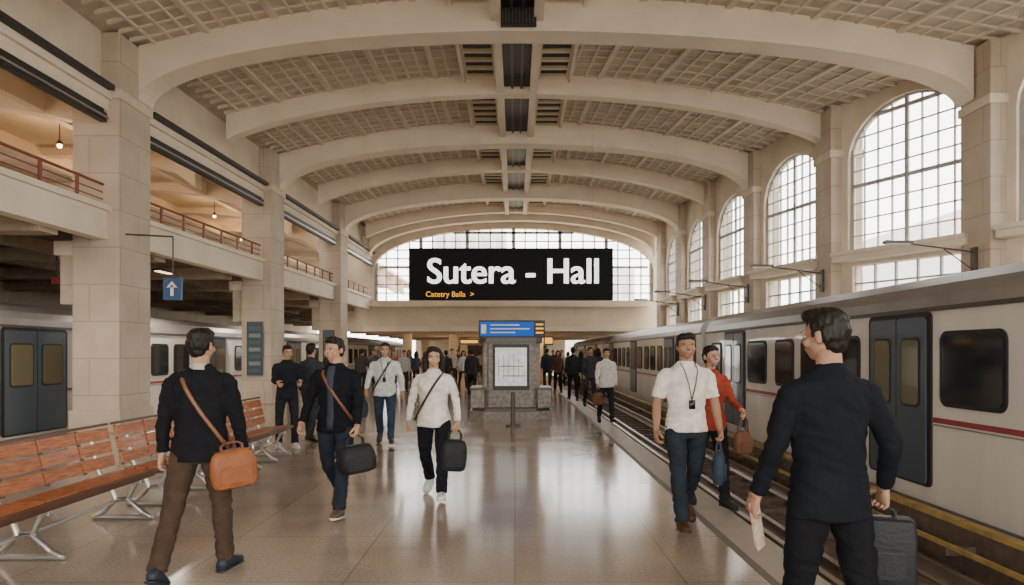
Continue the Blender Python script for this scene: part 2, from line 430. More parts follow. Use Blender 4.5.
for x,y in ((-11,12),(-11,16.5),(-12,20),(-11,25),(-12,30)):
    mb=MB(); mb.tube([(x,y,7.3),(x,y,6.75)],.012,6,0); mb.loft([((x,y,6.75),(.03,0,0),(0,.03,0)),((x,y,6.65),(.10,0,0),(0,.10,0))],14,0); mb.ell((x,y,6.62),(.06,.06,.06),1)
    mb.build('pendant_lamp',[DARK,LAMPW],smooth=True)
    l=bpy.data.lights.new('pendant_bulb','POINT'); l.energy=70; l.color=(1,.6,.3); l.shadow_soft_size=.12
    o=bpy.data.objects.new('pendant_bulb',l); o.location=(x,y,6.3); bpy.context.scene.collection.objects.link(o)
SG=mat('soffit_glow',(1,.8,.55),.5,emit=(1,.75,.5),estr=3)
for y in (5,10.5,18,25.5,33):
    mb=MB(); mb.box(-9.35,-9.15,y-.4,y+.4,3.74,3.8,0); mb.box(-9.32,-9.18,y-.35,y+.35,3.72,3.74,1); mb.build('added_soffit_lamp',[DARK,SG])  # added glowing fixtures, housing for the fill under the mezzanine
    arealight('soffit_fill_light',(-9.0,y,3.68),.2,.8,120,(1,.86,.70),(0,-.0,0))  # added fill light, brightens the dark left train

XL=-7.5;XR=7.35
def arc2(x0,x1,zb,zsp,zt,n=28):
    c=(x0+x1)/2;r=(x1-x0)/2
    return [(x0,zb),(x1,zb)]+[(c+r*math.cos(math.pi*i/n),zsp+(zt-zsp)*math.sin(math.pi*i/n)**.9) for i in range(n+1)]
Mb=Matrix.Translation((0,BACK,0))@Matrix(((1,0,0,0),(0,0,-1,0),(0,1,0,0),(0,0,0,1)))
plate('wall_back',[(-9.3,2.75),(9,2.75),(9,9.4),(-9.3,9.4)],[arc2(XL,XR,4.35,6.0,8.25)],.4,Mb,CREAM)
mb=MB(); mb.box(-8,7.1,BACK-.55,BACK-.2,2.75,3.0,0); mb.box(-8,7.1,BACK-.65,BACK-.2,4.05,4.35,0)
mb.build('trim_back_cornice',[CREAM2])
mb=MB(); c=(XL+XR)/2; r=(XR-XL)/2
def bz(x): return 6.0+2.25*max(0,1-((x-c)/r)**2)**.45
for i in range(25):
    x=XL+(XR-XL)*i/24; w=.09 if i%4==0 else .03; x=min(max(x,XL+w),XR-w)
    mb.box(x-w,x+w,BACK-.05,BACK+.05,4.35,bz(x),0)
for k in range(9):
    z=4.35+.46*k; w=.06 if k%4==0 else .025
    xs=[XL+(XR-XL)*i/60 for i in range(61)]; ok=[x for x in xs if bz(x)>z]
    if ok: mb.box(min(ok),max(ok),BACK-.05,BACK+.05,z-w,z+w,0)
mb.build('window_%d'%wn,[FRAME]); wn+=1
mb=MB(); mb.box(-9.3,9,BACK+.2,64,2.95,3.2,0)
for k in range(6): mb.box(-9.3,9,BACK+2+4*k,BACK+2.4+4*k,2.7,2.95,1)
mb.build('ceiling_concourse',[CREAM,CREAM2])
mb=MB(); mb.box(-9.3,4.7,63.8,64,0,3.2,0); mb.box(-6,-3,63.7,63.8,0,2.3,1); mb.box(0,3,63.7,63.8,0,2.3,1); mb.build('wall_concourse_end',[CREAM,BROWN])
for x in (-6.3,-3.6,1.4):
    for y in (40,48):
        mb=MB(); mb.box(x-.25,x+.25,y-.25,y+.25,0,2.95,0); mb.box(x-.32,x+.32,y-.32,y+.32,0,.3,0); mb.build('column',[STONE])
for x,y in ((-5,39.3),(-1.5,39.3),(2,39.3),(-5,45),(-1.5,45),(2,45),(-3,53),(1,53)):
    mb=MB(); mb.box(x-.5,x+.5,y-.12,y+.12,2.9,2.95,0); mb.build('ceiling_lamp',[LAMPW])
    arealight('ceiling_lamp_light',(x,y,2.88),.9,.9,45,(1,.74,.45))
for (x0,x1,y0,y1,h) in ((-9,-1,75,90,15),(1,14,80,95,11.5),(26,40,10,60,10)):
    mb=MB(); mb.box(x0,x1,y0,y1,-1,h,0)
    for i in range(int((x1-x0)/1.6)):
        for k in range(int(h/2.4)): mb.box(x0+.5+1.6*i,x0+1.4+1.6*i,y0-.05,y0,1+2.4*k,2.4+2.4*k,1)
    mb.build('office_building',[BLDG,BLDGW])

def train(name,xs,out,W,y_start,ncars,carlen,door_off,period,zb,win_specs,dw):
    mb=MB()
    def sx(x): return xs-out*x
    for c in range(ncars):
        y0=y_start+c*(carlen+.5); y1=y0+carlen
        prof=[(0,zb),(0,2.12),(.03,2.26),(.12,2.40),(.35,2.52),(.75,2.60),(W/2,2.63)]
        prof=prof+[(W-p[0],p[1]) for p in reversed(prof[:-1])]
        mb.prism([(sx(p[0]),p[1]) for p in prof],'y',y0,y1,0)
        rp=[(-.012,2.14),(.02,2.28),(.11,2.42),(.34,2.545),(.75,2.625),(W/2,2.66)]
        rp=rp+[(W-p[0],p[1]) for p in reversed(rp)]
        mb.prism([(sx(p[0]),p[1]) for p in rp],'y',y0+.02,y1-.02,1)
        e=lambda a,b:tuple(sorted((sx(a),sx(b))))
        a,b=e(-.03,.0); mb.box(a,b,y0,y1,2.10,2.15,6)
        a,b=e(-.012,.0); mb.box(a,b,y0,y1,.80,.86,4); mb.box(a,b,y0,y1,.765,.78,1)
        a,b=e(-.01,.0); mb.box(a,b,y0,y1,zb,zb+.12,1)
        a,b=e(.15,W-.15); mb.box(a,b,y0+.4,y1-.4,zb-.25,zb,5)
        for yy in (y0+1.5,y0+3.4,y1-3.4,y1-1.5):
            mb.tube([(sx(.3),yy,-.26),(sx(.45),yy,-.26)],.32,20,5)
        if c<ncars-1:
            a,b=e(.3,W-.3); mb.box(a,b,y1,y1+.5,zb+.2,2.35,5)
        y=door_off
        while y-period>y0: y-=period
        while y+dw<y1:
            if y>y0+.3:
                a,b=e(-.02,.01); mb.prism(rrect(y-.07,y+dw+.07,.02,2.1,.08),'x',a,b,5)
                for q in range(2):
                    ya=y+q*dw/2+.015; yb=ya+dw/2-.03
                    a,b=e(-.04,0); mb.prism(rrect(ya,yb,.05,2.04,.05),'x',a,b,2)
                    a,b=e(-.048,0); mb.prism(rrect(ya+.1,yb-.1,.95,1.8,.08),'x',a,b,5)
                    a,b=e(-.055,0); mb.prism(rrect(ya+.13,yb-.13,.98,1.77,.06),'x',a,b,3)
            y+=period
        for (w0,w1) in win_specs:
            y=door_off+w0
            while y-period>y0: y-=period
            while y+(w1-w0)<y1-.15:
                if y>y0+.15:
                    a,b=e(-.02,0); mb.prism(rrect(y,y+w1-w0,1.0,1.86,.12,5),'x',a,b,5)
                    a,b=e(-.028,0); mb.prism(rrect(y+.05,y+w1-w0-.05,1.05,1.81,.09,5),'x',a,b,7)
                y+=period
    return mb.build(name,[TRAINW,TRAING,TRAIND,GLASSY,RED,BLACK,DUCT,GLASSD])
train('passenger_train',4.9,-1,2.15,-2,3,19.5,8.08,6.5,-.28,((1.6,2.4),(2.75,3.6),(3.9,4.75),(5.2,6.27)),1.27)
train('passenger_train',-9.6,1,2.8,-5.2,3,21.0,12.80,8.0,-.28,((2.6,3.5),(3.9,4.8),(5.2,6.1),(6.4,7.3)),1.75)

e=empty('station_name_sign',(X(511,20),20,Z(274,20)))
mb=MB(); sw=5.98/2; sh=.76
c0=Vector(e.location)
mb.box(c0.x-sw,c0.x+sw,20,20.22,c0.z-sh,c0.z+sh,0)
for xx in (-2.4,2.4):
    mb.tube([(c0.x+xx,20.11,c0.z+sh),(c0.x+xx,20.11,9.1)],.004,6,1)
ob=mb.build('sign_board',[SIGNB,STEEL],bevel=.02); parent(ob,e)
def text(s,loc,width,m,par,name,bold=.0,height=None,rotz=0):
    cu=bpy.data.curves.new(name,'FONT'); cu.body=s; cu.align_x='CENTER'; cu.align_y='CENTER'; cu.extrude=.01; cu.size=1; cu.resolution_u=6
    o=bpy.data.objects.new(name,cu); bpy.context.scene.collection.objects.link(o)
    bpy.context.view_layer.update()
    w,h=o.dimensions.x,o.dimensions.y; sx_=width/w; sy_=(height/h) if height else sx_
    dg=bpy.context.evaluated_depsgraph_get(); me=bpy.data.meshes.new_from_object(o.evaluated_get(dg)); bpy.data.objects.remove(o)
    bb=[v.co for v in me.vertices]; mx=(max(v.x for v in bb)+min(v.x for v in bb))/2; my=(max(v.y for v in bb)+min(v.y for v in bb))/2
    me.transform(Matrix.Translation((-mx,-my,0)))
    V0=[v.co.copy() for v in me.vertices]; P0=[tuple(p.vertices) for p in me.polygons]
    mb=MB()
    offs=[(0,0)] if not bold else [(bold*math.cos(a*math.pi/6),bold*math.sin(a*math.pi/6)*.5) for a in range(12)]+[(0,0)]
    T=Matrix.Translation(loc)@Matrix.Rotation(rotz,4,'Z')@Matrix.Rotation(math.pi/2,4,'X')@Matrix.Diagonal((sx_,sy_,1,1))
    for k,(ax,ay) in enumerate(offs):
        mb.raw([T@(v+Vector((ax,ay,.0004*k))) for v in V0],P0,0)
    o=mb.build(name,[m],recalc=False)
    if par: parent(o,par)
    return o
text('Sutera - Hall',(X(513,20),19.985,Z(271,20)),170*20/F,SIGNW,e,'lettering',bold=.022,height=25*20/F)
text('Catetry Balla  >',(X(450,20),19.985,Z(295,20)),48*20/F,SIGNY,e,'small_lettering')

e=empty('information_kiosk',(-.12,16.6,0))
mb=MB(); kx=X(511,16.4)
def octo(cx_,cy_,hx,hy,ch): return [(cx_-hx+ch,cy_-hy),(cx_+hx-ch,cy_-hy),(cx_+hx,cy_-hy+ch),(cx_+hx,cy_+hy-ch),(cx_+hx-ch,cy_+hy),(cx_-hx+ch,cy_+hy),(cx_-hx,cy_+hy-ch),(cx_-hx,cy_-hy+ch)]
ky=17.0
mb.prism(octo(kx,ky,1.0,.85,.35),'z',0,.22,0); mb.prism(octo(kx,ky,.94,.8,.33),'z',.22,.30,3)
for sx_ in (-1,1):
    mb.box(kx+sx_*.80-.16,kx+sx_*.80+.16,ky-.62,ky+.5,.3,.72,0); mb.box(kx+sx_*.80-.19,kx+sx_*.80+.19,ky-.66,ky+.5,.72,.78,3)
mb.prism(octo(kx,ky,.70,.55,.16),'z',.3,1.85,0)
mb.prism(octo(kx,ky,.76,.6,.16),'z',1.85,1.98,3)
mb.box(kx-.44,kx+.44,ky-.60,ky-.54,.72,1.82,1); mb.box(kx-.38,kx+.38,ky-.615,ky-.59,.82,1.74,2)
for q in range(5): mb.box(kx-.30+.12*q,kx-.29+.12*q,ky-.62,ky-.61,.9+.1*(q%3),1.5+.05*(q%2),8)
mb.box(kx-.30,kx+.30,ky-.622,ky-.612,1.28,1.30,5); mb.box(kx-.2,kx+.34,ky-.622,ky-.612,1.05,1.07,8)
mb.box(kx-.78,kx+.82,ky-.5,ky-.2,1.98,2.40,1)
mb.box(kx-.75,kx+.55,ky-.52,ky-.5,2.02,2.36,4)
mb.box(kx-.72,kx-.6,ky-.53,ky-.52,2.08,2.30,6)
for r_,(a,b) in enumerate(((-.5,.2),(-.5,.45),(-.5,.1))): mb.box(kx+a,kx+b,ky-.53,ky-.52,2.27-.09*r_,2.30-.09*r_,6)
mb.box(kx+.58,kx+.8,ky-.52,ky-.5,2.02,2.36,1)
for r_ in range(3): mb.box(kx+.6,kx+.78,ky-.53,ky-.52,2.08+.1*r_,2.12+.1*r_,7)
mb.box(kx+.80,kx+1.02,ky-.45,ky-.25,1.80,2.02,1); mb.box(kx+.82,kx+1.0,ky-.46,ky-.45,1.84,1.98,7)
mb.box(kx-1.25,kx-.78,ky-.45,ky-.3,1.82,1.95,1); mb.box(kx-1.22,kx-.8,ky-.46,ky-.45,1.85,1.92,7)
mb.tube([(kx-.62,ky-.56,.72),(kx-.62,ky-.56,1.85)],.06,10,0)
ob=mb.build('kiosk_body',[KST,DARK,MAPM,DUCT,BLUE,RED,PAPER,SIGNY,BLUED],bevel=.008); parent(ob,e)
mb=MB(); bx=X(513,15.0); mb.tube([(bx,15.0,0),(bx,15.0,.03)],.16,20,0); mb.tube([(bx,15.0,.03),(bx,15.0,.72)],.05,14,0); mb.ell((bx,15,.72),(.055,.055,.03),0)
mb.build('bollard',[DUCT],smooth=False)

def bench(y0,y1):
    mb=MB(); n=max(2,round((y1-y0)/.52)); w=(y1-y0)/n
    mb.box(-3.62,-3.55,y0,y1,.415,.455,1)
    for i in range(n):
        a=y0+i*w+.014; b=a+w-.028
        for k in range(3):
            xx=-3.985+k*.122; mb.box(xx,xx+.102,a,b,.43-.008*(2-k),.455-.008*(2-k),0)
        T=Matrix.Translation((-4.0,0,.47))@Matrix.Rotation(-13*D2R,4,'Y')
        for k in range(3):
            mb.box(-.015,.012,a,b,.02+k*.137,.132+k*.137,0,T)
        mb.box(-.03,-.016,a+.03,a+.07,0,.42,1,T)
    mb.box(-.028,.02,y0,y1,.425,.45,1,T)
    mb.box(-4.0,-3.6,y0+.02,y1-.02,.385,.41,1)
    for yy in [y0+.25,(y0+y1)/2,y1-.25]:
        mb.box(-4.0,-3.6,yy-.03,yy+.03,.35,.385,2)
        mb.tube([(-3.66,yy,.36),(-3.74,yy,.2),(-3.60,yy,.07),(-3.52,yy,.03)],.026,8,2)
        mb.tube([(-3.92,yy,.36),(-3.86,yy,.2),(-3.98,yy,.07),(-4.06,yy,.03)],.026,8,2)
        mb.tube([(-4.08,yy,.024),(-3.5,yy,.024)],.024,8,2)
        mb.tube([(-3.74,yy,.2),(-3.86,yy,.2)],.02,8,2)
        mb.tube([(-3.97,yy,.36),(-4.03,yy,.48),(-4.12,yy,.86)],.016,8,2)
    mb.tube([(-3.8,y0+.25,.2),(-3.8,y1-.25,.2)],.015,8,2)
    mb.build('bench',[WOOD,WOODD,STEEL],bevel=.004)
bench(3.75,6.85); bench(6.95,9.1); bench(9.2,10.95)

mb=MB(); yy=14.0; x0=X(163,yy);x1=X(181,yy); z0=Z(300,yy);z1=Z(278,yy)
mb.box(x0,x1,yy,yy+.08,z0,z1,0); mb.tube([((x0+x1)/2,yy+.04,z1),((x0+x1)/2,yy+.04,4.0)],.015,6,1)
cxm=(x0+x1)/2; czm=(z0+z1)/2
mb.box(cxm-.03,cxm+.03,yy-.01,yy,czm-.14,czm+.08,2); mb.prism([(cxm-.11,czm+.03),(cxm,czm+.16),(cxm+.11,czm+.03)],'y',yy-.01,yy,2)
mb.tube([((x0+x1)/2,yy+.04,4.0),(-8.0,yy+.04,4.05)],.02,6,1)
mb.build('direction_sign',[BLUED,DUCT,PAPER])
mb=MB(); mb.box(-10.05,-9.85,14.8,14.86,3.1,3.25,0); mb.tube([(-9.95,14.83,3.25),(-9.95,14.83,3.85)],.015,6,1); mb.build('exit_sign',[RED,DUCT])
for D in (22.8,30.6):
    x=xl(D); mb=MB(); mb.box(x-.75,x-.25,D-1.29,D-1.27,.9,2.6,0)
    for k in range(7): mb.box(x-.68,x-.32,D-1.30,D-1.29,1.0+.22*k,1.12+.22*k,1+(k%2))
    mb.build('vertical_notice_board',[mat('board_teal',(.04,.07,.08),.4),mat('board_slate',(.06,.10,.13),.5),mat('board_grey',(.2,.22,.22),.5)])

# ================================================================= PEOPLE
def evalmesh(mb,vox,smooth,amp,freq,seed,kind='cloth'):
    me=bpy.data.meshes.new('t'); me.from_pydata([tuple(v) for v in mb.v],[],mb.f); me.update()
    import bmesh
    bm=bmesh.new(); bm.from_mesh(me); bmesh.ops.recalc_face_normals(bm,faces=bm.faces); bm.to_mesh(me); bm.free()
    o=bpy.data.objects.new('t',me); bpy.context.scene.collection.objects.link(o)
    r=o.modifiers.new('r','REMESH'); r.mode='VOXEL'; r.voxel_size=vox; r.adaptivity=0
    s=o.modifiers.new('s','SMOOTH'); s.factor=.5; s.iterations=smooth
    dg=bpy.context.evaluated_depsgraph_get(); m2=bpy.data.meshes.new_from_object(o.evaluated_get(dg))
    vs=[]
    off=Vector((seed*3.1,seed*1.7,0))
    for v in m2.vertices:
        p=v.co.copy()
        if amp and kind=='hair':
            n=noise.noise(Vector((p.x*70,p.y*55,p.z*22))+off)+.6*noise.noise(Vector((p.x*24,p.y*24,p.z*12))+off)
            p+=v.normal*(n*amp)
        elif amp:
            n=noise.noise(p*freq*.8+off)
            q2=Vector((p.x*freq*.8+p.z*5,p.y*freq*.8,p.z*freq*2.2-p.x*7))+off
            rd=1-2*abs(noise.noise(q2))
            q3=Vector((p.x*22+p.z*8,p.y*22,p.z*34-p.x*12))+off
            k=1.0
            if kind=='trouser': k=max(.0,min(1,(.86-p.z)/.12)) if p.z>.74 else 1.0
            p+=v.normal*(n*amp*.4+(rd-.6)*amp*.75+noise.noise(q3)*amp*.22)*k
        vs.append(p)
    fs=[tuple(f.vertices) for f in m2.polygons]
    bpy.data.objects.remove(o); bpy.data.meshes.remove(me); bpy.data.meshes.remove(m2)
    return vs,fs
_mc={}
def cmat(kind,col):
    k=(kind,col)
    if k not in _mc:
        r={'skin':.6,'hair':.5,'cloth':.92,'shoe':.45}[kind]
        _mc[k]=mat(kind+'_%d'%len(_mc),col,r,var=.18 if kind=='cloth' else (.10 if kind=='skin' else .25),vscale=14 if kind=='cloth' else (9 if kind=='skin' else 60),bump=.3 if kind in('cloth','hair') else .06,bscale=140 if kind=='cloth' else 90,spec=.10 if kind=='cloth' else .22)
        if kind=='skin':
            b=_mc[k].node_tree.nodes['Principled BSDF']; b.inputs['Subsurface Weight'].default_value=.12; b.inputs['Subsurface Radius'].default_value=(.02,.008,.004)
    return _mc[k]
EYEW=mat('eye_white',(.6,.56,.53),.3); IRIS=mat('eye_iris',(.02,.012,.008),.15); LIP=mat('lip',(.28,.10,.08),.5)
STRAPC=mat('strap_leather',(.15,.055,.024),.5); STRAPD=mat('strap_dark',(.03,.025,.022),.5)

def person(name,x,y,H=1.75,rot=0,legL=(15,8,2),legR=(-15,15,2),armL=(0,8,10,60),armR=(0,8,10,60),lean=3,yaw=0,pitch=0,
           top=(.02,.02,.025),bottom=(.02,.02,.025),shoe=(.02,.015,.012),skin=(.42,.24,.155),hair=(.012,.009,.007),
           style='jacket',female=False,longhair=False,vox=.011,strap=None,collar=None,lanyard=False,twist=0,inner=None,sole=None,strapdark=False,wide=1.04,amp=1.0,jaw=1.0,quiff=0):
    seed=random.random()*20
    g=.94 if female else 1.0
    out=MB()
    lt=math.tan(lean*D2R)
    def Lz(p):
        p=Vector(p)
        if p.z>.92:
            k=min(1,(p.z-.92)/.45); a=twist*D2R*k
            p=Vector((p.x*math.cos(a)-p.y*math.sin(a),p.x*math.sin(a)+p.y*math.cos(a),p.z))
            p.y-=(p.z-.92)*lt
        return p
    legs=[]
    for sd,(th,kn,sp) in ((1,legL),(-1,legR)):
        a=th*D2R;k=(th-kn)*D2R; s_=sp*D2R
        hip=Vector((sd*.088,0,.90))
        knee=hip+Vector((sd*math.sin(s_),-math.sin(a)*math.cos(s_),-math.cos(a)*math.cos(s_)))*.42
        ank=knee+Vector((0,-math.sin(k),-math.cos(k)))*.40
        fp=0
        if th-kn<-12: fp=min(50,-(th-kn)*1.0)
        elif th-kn>8: fp=-min(18,(th-kn)*.9)
        legs.append((sd,hip,knee,ank,fp))
    lows=[]; feet=[]
    for sd,hip,knee,ank,fp in legs:
        R=Matrix.Rotation(sd*7*D2R,4,'Z')@Matrix.Rotation(fp*D2R,4,'X')
        M=Matrix.Translation(ank)@R
        sec=[(.075,.030,.035,-.045),(.05,.037,.052,-.03),(.0,.038,.058,-.025),(-.06,.042,.042,-.04),(-.12,.046,.032,-.05),(-.165,.042,.025,-.055),(-.195,.025,.016,-.06)]
        rings=[((sd*.004,yy,zc),(w,0,0),(0,0,h)) for yy,w,h,zc in sec]
        f=MB(); f.loft(rings,14,0,M)
        f2=MB(); f2.loft([((sd*.004,yy,-.082),(w+.003,0,0),(0,0,.012)) for yy,w,h,zc in sec],14,0,M)
        feet.append((f,f2)); lows.append(min(v.z for v in f2.v))
    dz=-min(lows)
    for f,f2 in feet:
        out.raw(f.v,f.f,4); out.raw(f2.v,f2.f,9)
    t=MB()
    t.loft([((0,0,.80),(.12,0,0),(0,.09,0)),((0,.005,.86),(.158,0,0),(0,.110,0)),((0,.005,.93),(.156,0,0),(0,.106,0)),(Lz((0,0,1.02)),(.132*g,0,0),(0,.092,0))],20)
    for sd,hip,knee,ank,fp in legs:
        a1=hip.lerp(knee,.35); k2=knee.lerp(ank,.4)
        hem=knee.lerp(ank,1.03)
        t.tube([hip+Vector((0,0,.02)),hip.lerp(knee,.12),a1,hip.lerp(knee,.75),knee,k2,knee.lerp(ank,.8),hem],[.080,.091,.086,.073,.065,.063,.058,.060],16)
        t.ell(hip+Vector((0,0,-.02)),(.080,.096,.08))
    vs,fs=evalmesh(t,vox,3,.011*amp,8,seed,'trouser'); out.raw(vs,fs,3)
    t=MB(); hemz={'jacket':.82,'shirt':.86,'top':.93}[style]
    fl=.010 if style=='jacket' else .004
    prof=[(hemz,.176+fl,.128+fl),(.95,.164+fl,.120+fl),(1.07,.148+fl,.106+fl),(1.18,.156+fl,.110+fl),(1.30,.174+fl,.116+fl),(1.38,.174+fl,.106+fl),(1.42,.150+fl,.090),(1.455,.105,.074),(1.50,.060,.060)]
    if female: prof=[(z,rx*(.97 if z<1.0 else .88),ry*(1.03 if 1.2<z<1.35 else .97)) for z,rx,ry in prof]
    tw=lambda k: twist*D2R*min(1,max(0,(k-.92)/.45))
    t.loft([(Lz((0,.012 if z>1.4 else 0,z)),(rx*math.cos(tw(z)),rx*math.sin(tw(z)),0),(-ry*math.sin(tw(z)),ry*math.cos(tw(z)),0)) for z,rx,ry in prof],22)
    if female:
        for sd in (1,-1): t.ell(Lz((sd*.065,-.080,1.27)),(.058,.05,.058))
    sw=.180*(.88 if female else 1)
    grips={}
    skinmb=MB(); hands=MB()
    for sd,arm,nm in ((1,armL,'L'),(-1,armR,'R')):
        f,ab,el,curl=arm[:4]; inw=arm[4] if len(arm)>4 else 0
        S=Lz((sd*sw,.01,1.39))
        a=f*D2R;b=ab*D2R
        du=Vector((sd*math.sin(b),-math.sin(a)*math.cos(b),-math.cos(a)*math.cos(b)))
        E=S+du*.275
        a2=(f+el)*D2R; b2=(ab*.35-inw)*D2R
        df=Vector((sd*math.sin(b2),-math.sin(a2)*math.cos(b2),-math.cos(a2)*math.cos(b2)))
        Wp=E+df*.245
        ra=.86 if female else 1
        if style!='shirt':
            t.ell(S+Vector((-sd*.018,0,-.008)),(.058*ra,.060*ra,.054))
            t.tube([S+Vector((-sd*.05,0,.015)),S.lerp(E,.12),S.lerp(E,.5),E,E.lerp(Wp,.3),E.lerp(Wp,.75),E.lerp(Wp,.98)],[.048*ra,.058*ra,.054*ra,.048*ra,.046*ra,.040*ra,.037*ra],14)
        else:
            t.ell(S+Vector((-sd*.018,0,-.008)),(.056,.058,.052))
            t.tube([S+Vector((-sd*.05,0,.015)),S.lerp(E,.15),S.lerp(E,.5),S.lerp(E,.84)],[.048,.056,.054,.057],14)
            skinmb.tube([S.lerp(E,.5),E,E.lerp(Wp,.3),E.lerp(Wp,.8),Wp],[.041,.038,.038,.029,.026],12)
        skinmb.tube([E.lerp(Wp,.8),Wp,Wp+df*.02],[.028,.025,.026],12)
        h=(df+Vector((0,0,-.5 if curl>50 else 0))).normalized()
        p=Vector((-sd,0,0)); p=(p-h*p.dot(h)).normalized()
        s_=h.cross(p)
        fr=Vector((0,-1,0)) if abs(h.y)<.7 else Vector((0,0,1))
        if s_.dot(fr)<0: s_=-s_
        hands.loft([(Wp,s_*.026,p*.020),(Wp+h*.03,s_*.034,p*.018),(Wp+h*.065,s_*.042,p*.016),(Wp+h*.092,s_*.040,p*.012)],12)
        for q,(of,ln,ex) in enumerate(((.031,.074,0),(.010,.082,4),(-.011,.076,8),(-.031,.060,12))):
            base=Wp+h*.084+s_*of; c=(curl+ex)*D2R; ang=c*.5; pts=[base-h*.02,base]; cur=base
            for seg in (.45,.32,.23):
                dr=h*math.cos(ang)+p*math.sin(ang); cur=cur+dr*ln*seg; pts.append(cur); ang+=c*.9
            hands.tube(pts,[.0095,.0098,.0090,.0082,.0065],8)
        tb=Wp+h*.02+s_*.026; d1=(h*.65+s_*.65+p*.35).normalized(); d2=(h*.85+s_*.15+p*.6).normalized()
        hands.tube([tb-s_*.01,tb+d1*.035,tb+d1*.04+d2*.03,tb+d1*.04+d2*.05],[.014,.0125,.010,.008],8)
        grips[nm]=Wp+h*.098+p*.022
    vs,fs=evalmesh(t,vox,4,(.011 if style=='jacket' else .009)*amp,7.5,seed+3); out.raw(vs,fs,2)
    out.raw(skinmb.v,skinmb.f,0); out.raw(hands.v,hands.f,0)
    nc=Lz((0,.005,1.475))
    out.loft([(nc+Vector((0,0,-.03)),(.088,0,-.0),(0,.078,.016)),(nc+Vector((0,.003,.012)),(.066,0,0),(0,.064,.018)),(nc+Vector((0,.003,.014)),(.059,0,0),(0,.057,.018)),(nc+Vector((0,0,-.03)),(.059,0,0),(0,.059,.01))],18,8 if collar is not None else 2,cap=False)
    if inner is not None:
        pts=[]
        for zz,w in ((1.47,.035),(1.40,.040),(1.3,.032),(1.2,.025),(1.08,.03),(.95,.035),(.86,.03)):
            ry=interp([(p_[0],p_[2]) for p_ in prof],zz)
            pts.append((Lz((0,-ry-.002,zz)),(w,0,0),(0,.014,0)))
        out.loft(pts,10,8)
    if lanyard:
        for sd in (1,-1):
            pts=[Lz((sd*.06,-.02,1.485)),Lz((sd*.055,-.105,1.42)),Lz((sd*.03,-.135,1.30)),Lz((0,-.13,1.15))]
            out.tube(pts,.004,6,6)
        out.box(-.025,.025,-.140,-.133,1.07,1.15,6,Matrix.Translation(Lz((0,0,1.1))-Vector((0,0,1.1))))
    piv=Lz((0,.01,1.50)); HM=Matrix.Translation(piv)@Matrix.Rotation(yaw*D2R,4,'Z')@Matrix.Rotation(pitch*D2R,4,'X')@Matrix.Translation((0,-.01,-1.50))
    out.tube([Lz((0,.015,1.40)),Lz((0,.012,1.48)),HM@Vector((0,.012,1.56))],[.060*g,.054*g,.053*g],14,0)
    hd=MB()
    hd.ell((0,.012,1.662),(.074,.092,.086)); hd.ell((0,-.014,1.60),(.062*jaw,.070,.075)); hd.ell((0,-.040,1.548),(.034*jaw,.038,.030))
    hd.ell((0,-.074,1.650),(.048,.016,.014)); hd.ell((0,-.060,1.575),(.040,.030,.03))
    hd.loft([((0,-.078,1.640),(.009,0,0),(0,.010,0)),((0,-.092,1.615),(.013,0,0),(0,.014,0)),((0,-.094,1.602),(.017,0,0),(0,.016,0)),((0,-.080,1.596),(.012,0,0),(0,.01,0))],10)
    for sd in (1,-1):
        hd.ell((sd*.072,.014,1.622),(.012,.020,.034)); hd.ell((sd*.040,-.056,1.598),(.022,.022,.022))
    hv=.0055 if vox<.0145 else .011
    vs,fs=evalmesh(hd,hv,2,0,1,0); out.raw([HM@v for v in vs],fs,0)
    for sd in (1,-1):
        out.ell((sd*.030,-.073,1.630),(.012,.010,.0055),5,HM,10,6); out.ell((sd*.030,-.0805,1.630),(.0058,.004,.0055),6,HM,8,6)
        out.ell((sd*.031,-.083,1.650),(.018,.006,.0038),1,HM,8,6)
    out.ell((0,-.086,1.572),(.021,.007,.0035),7,HM,10,6); out.ell((0,-.084,1.566),(.017,.007,.0045),7,HM,10,6)
    hh=MB(); qs=1 if seed>10 else -1
    hh.ell((0,.018,1.690),(.079,.090,.066)); hh.ell((0,.040,1.645),(.076,.070,.082)); hh.ell((-.012*qs,-.034,1.722+quiff),(.058,.052,.034)); hh.ell((.018*qs,-.052,1.712+quiff),(.036,.030,.026)); hh.ell((-.03*qs,-.05,1.712),(.034,.030,.022))
    if not longhair:
        hh.ell((0,.048,1.60),(.058,.048,.062))
        for sd in (1,-1): hh.ell((sd*.070,.004,1.668),(.010,.033,.034)); hh.ell((sd*.070,-.014,1.640),(.007,.010,.022)); hh.ell((sd*.066,.040,1.635),(.014,.03,.045))
    else:
        hh.ell((0,.050,1.58),(.088,.058,.12))
        for sd in (1,-1):
            hh.tube([(sd*.055,-.04,1.70),(sd*.078,-.015,1.64),(sd*.086,.0,1.57),(sd*.084,.005,1.49),(sd*.073,.01,1.44)],[.022,.030,.034,.030,.012],10)
    vs,fs=evalmesh(hh,hv,1,.0055,38,seed,'hair'); out.raw([HM@v for v in vs],fs,1)
    def surf(xx,zz,front):
        rx=interp([(p_[0],p_[1]) for p_ in prof],zz);ry=interp([(p_[0],p_[2]) for p_ in prof],zz)
        k=max(0,1-(xx/(rx+.001))**2)**.5
        return Lz((xx,(-1 if front else 1)*(ry*k+.012),zz))
    if strap:
        s0,s1=strap; hipx=s1*.20
        for front in (True,False):
            pts=[Lz((s0*.10,0,1.46))]
            for k in range(1,9):
                tt=k/9; zz=1.44+(.97-1.44)*tt; xx=s0*.10+(s1*.165-s0*.10)*tt
                pts.append(surf(xx,zz,front))
            pts.append(Lz((hipx,-.03 if front else .03,.90)))
            out.tube(pts,.014,6,10,flat=.35)
    sc=H/1.75
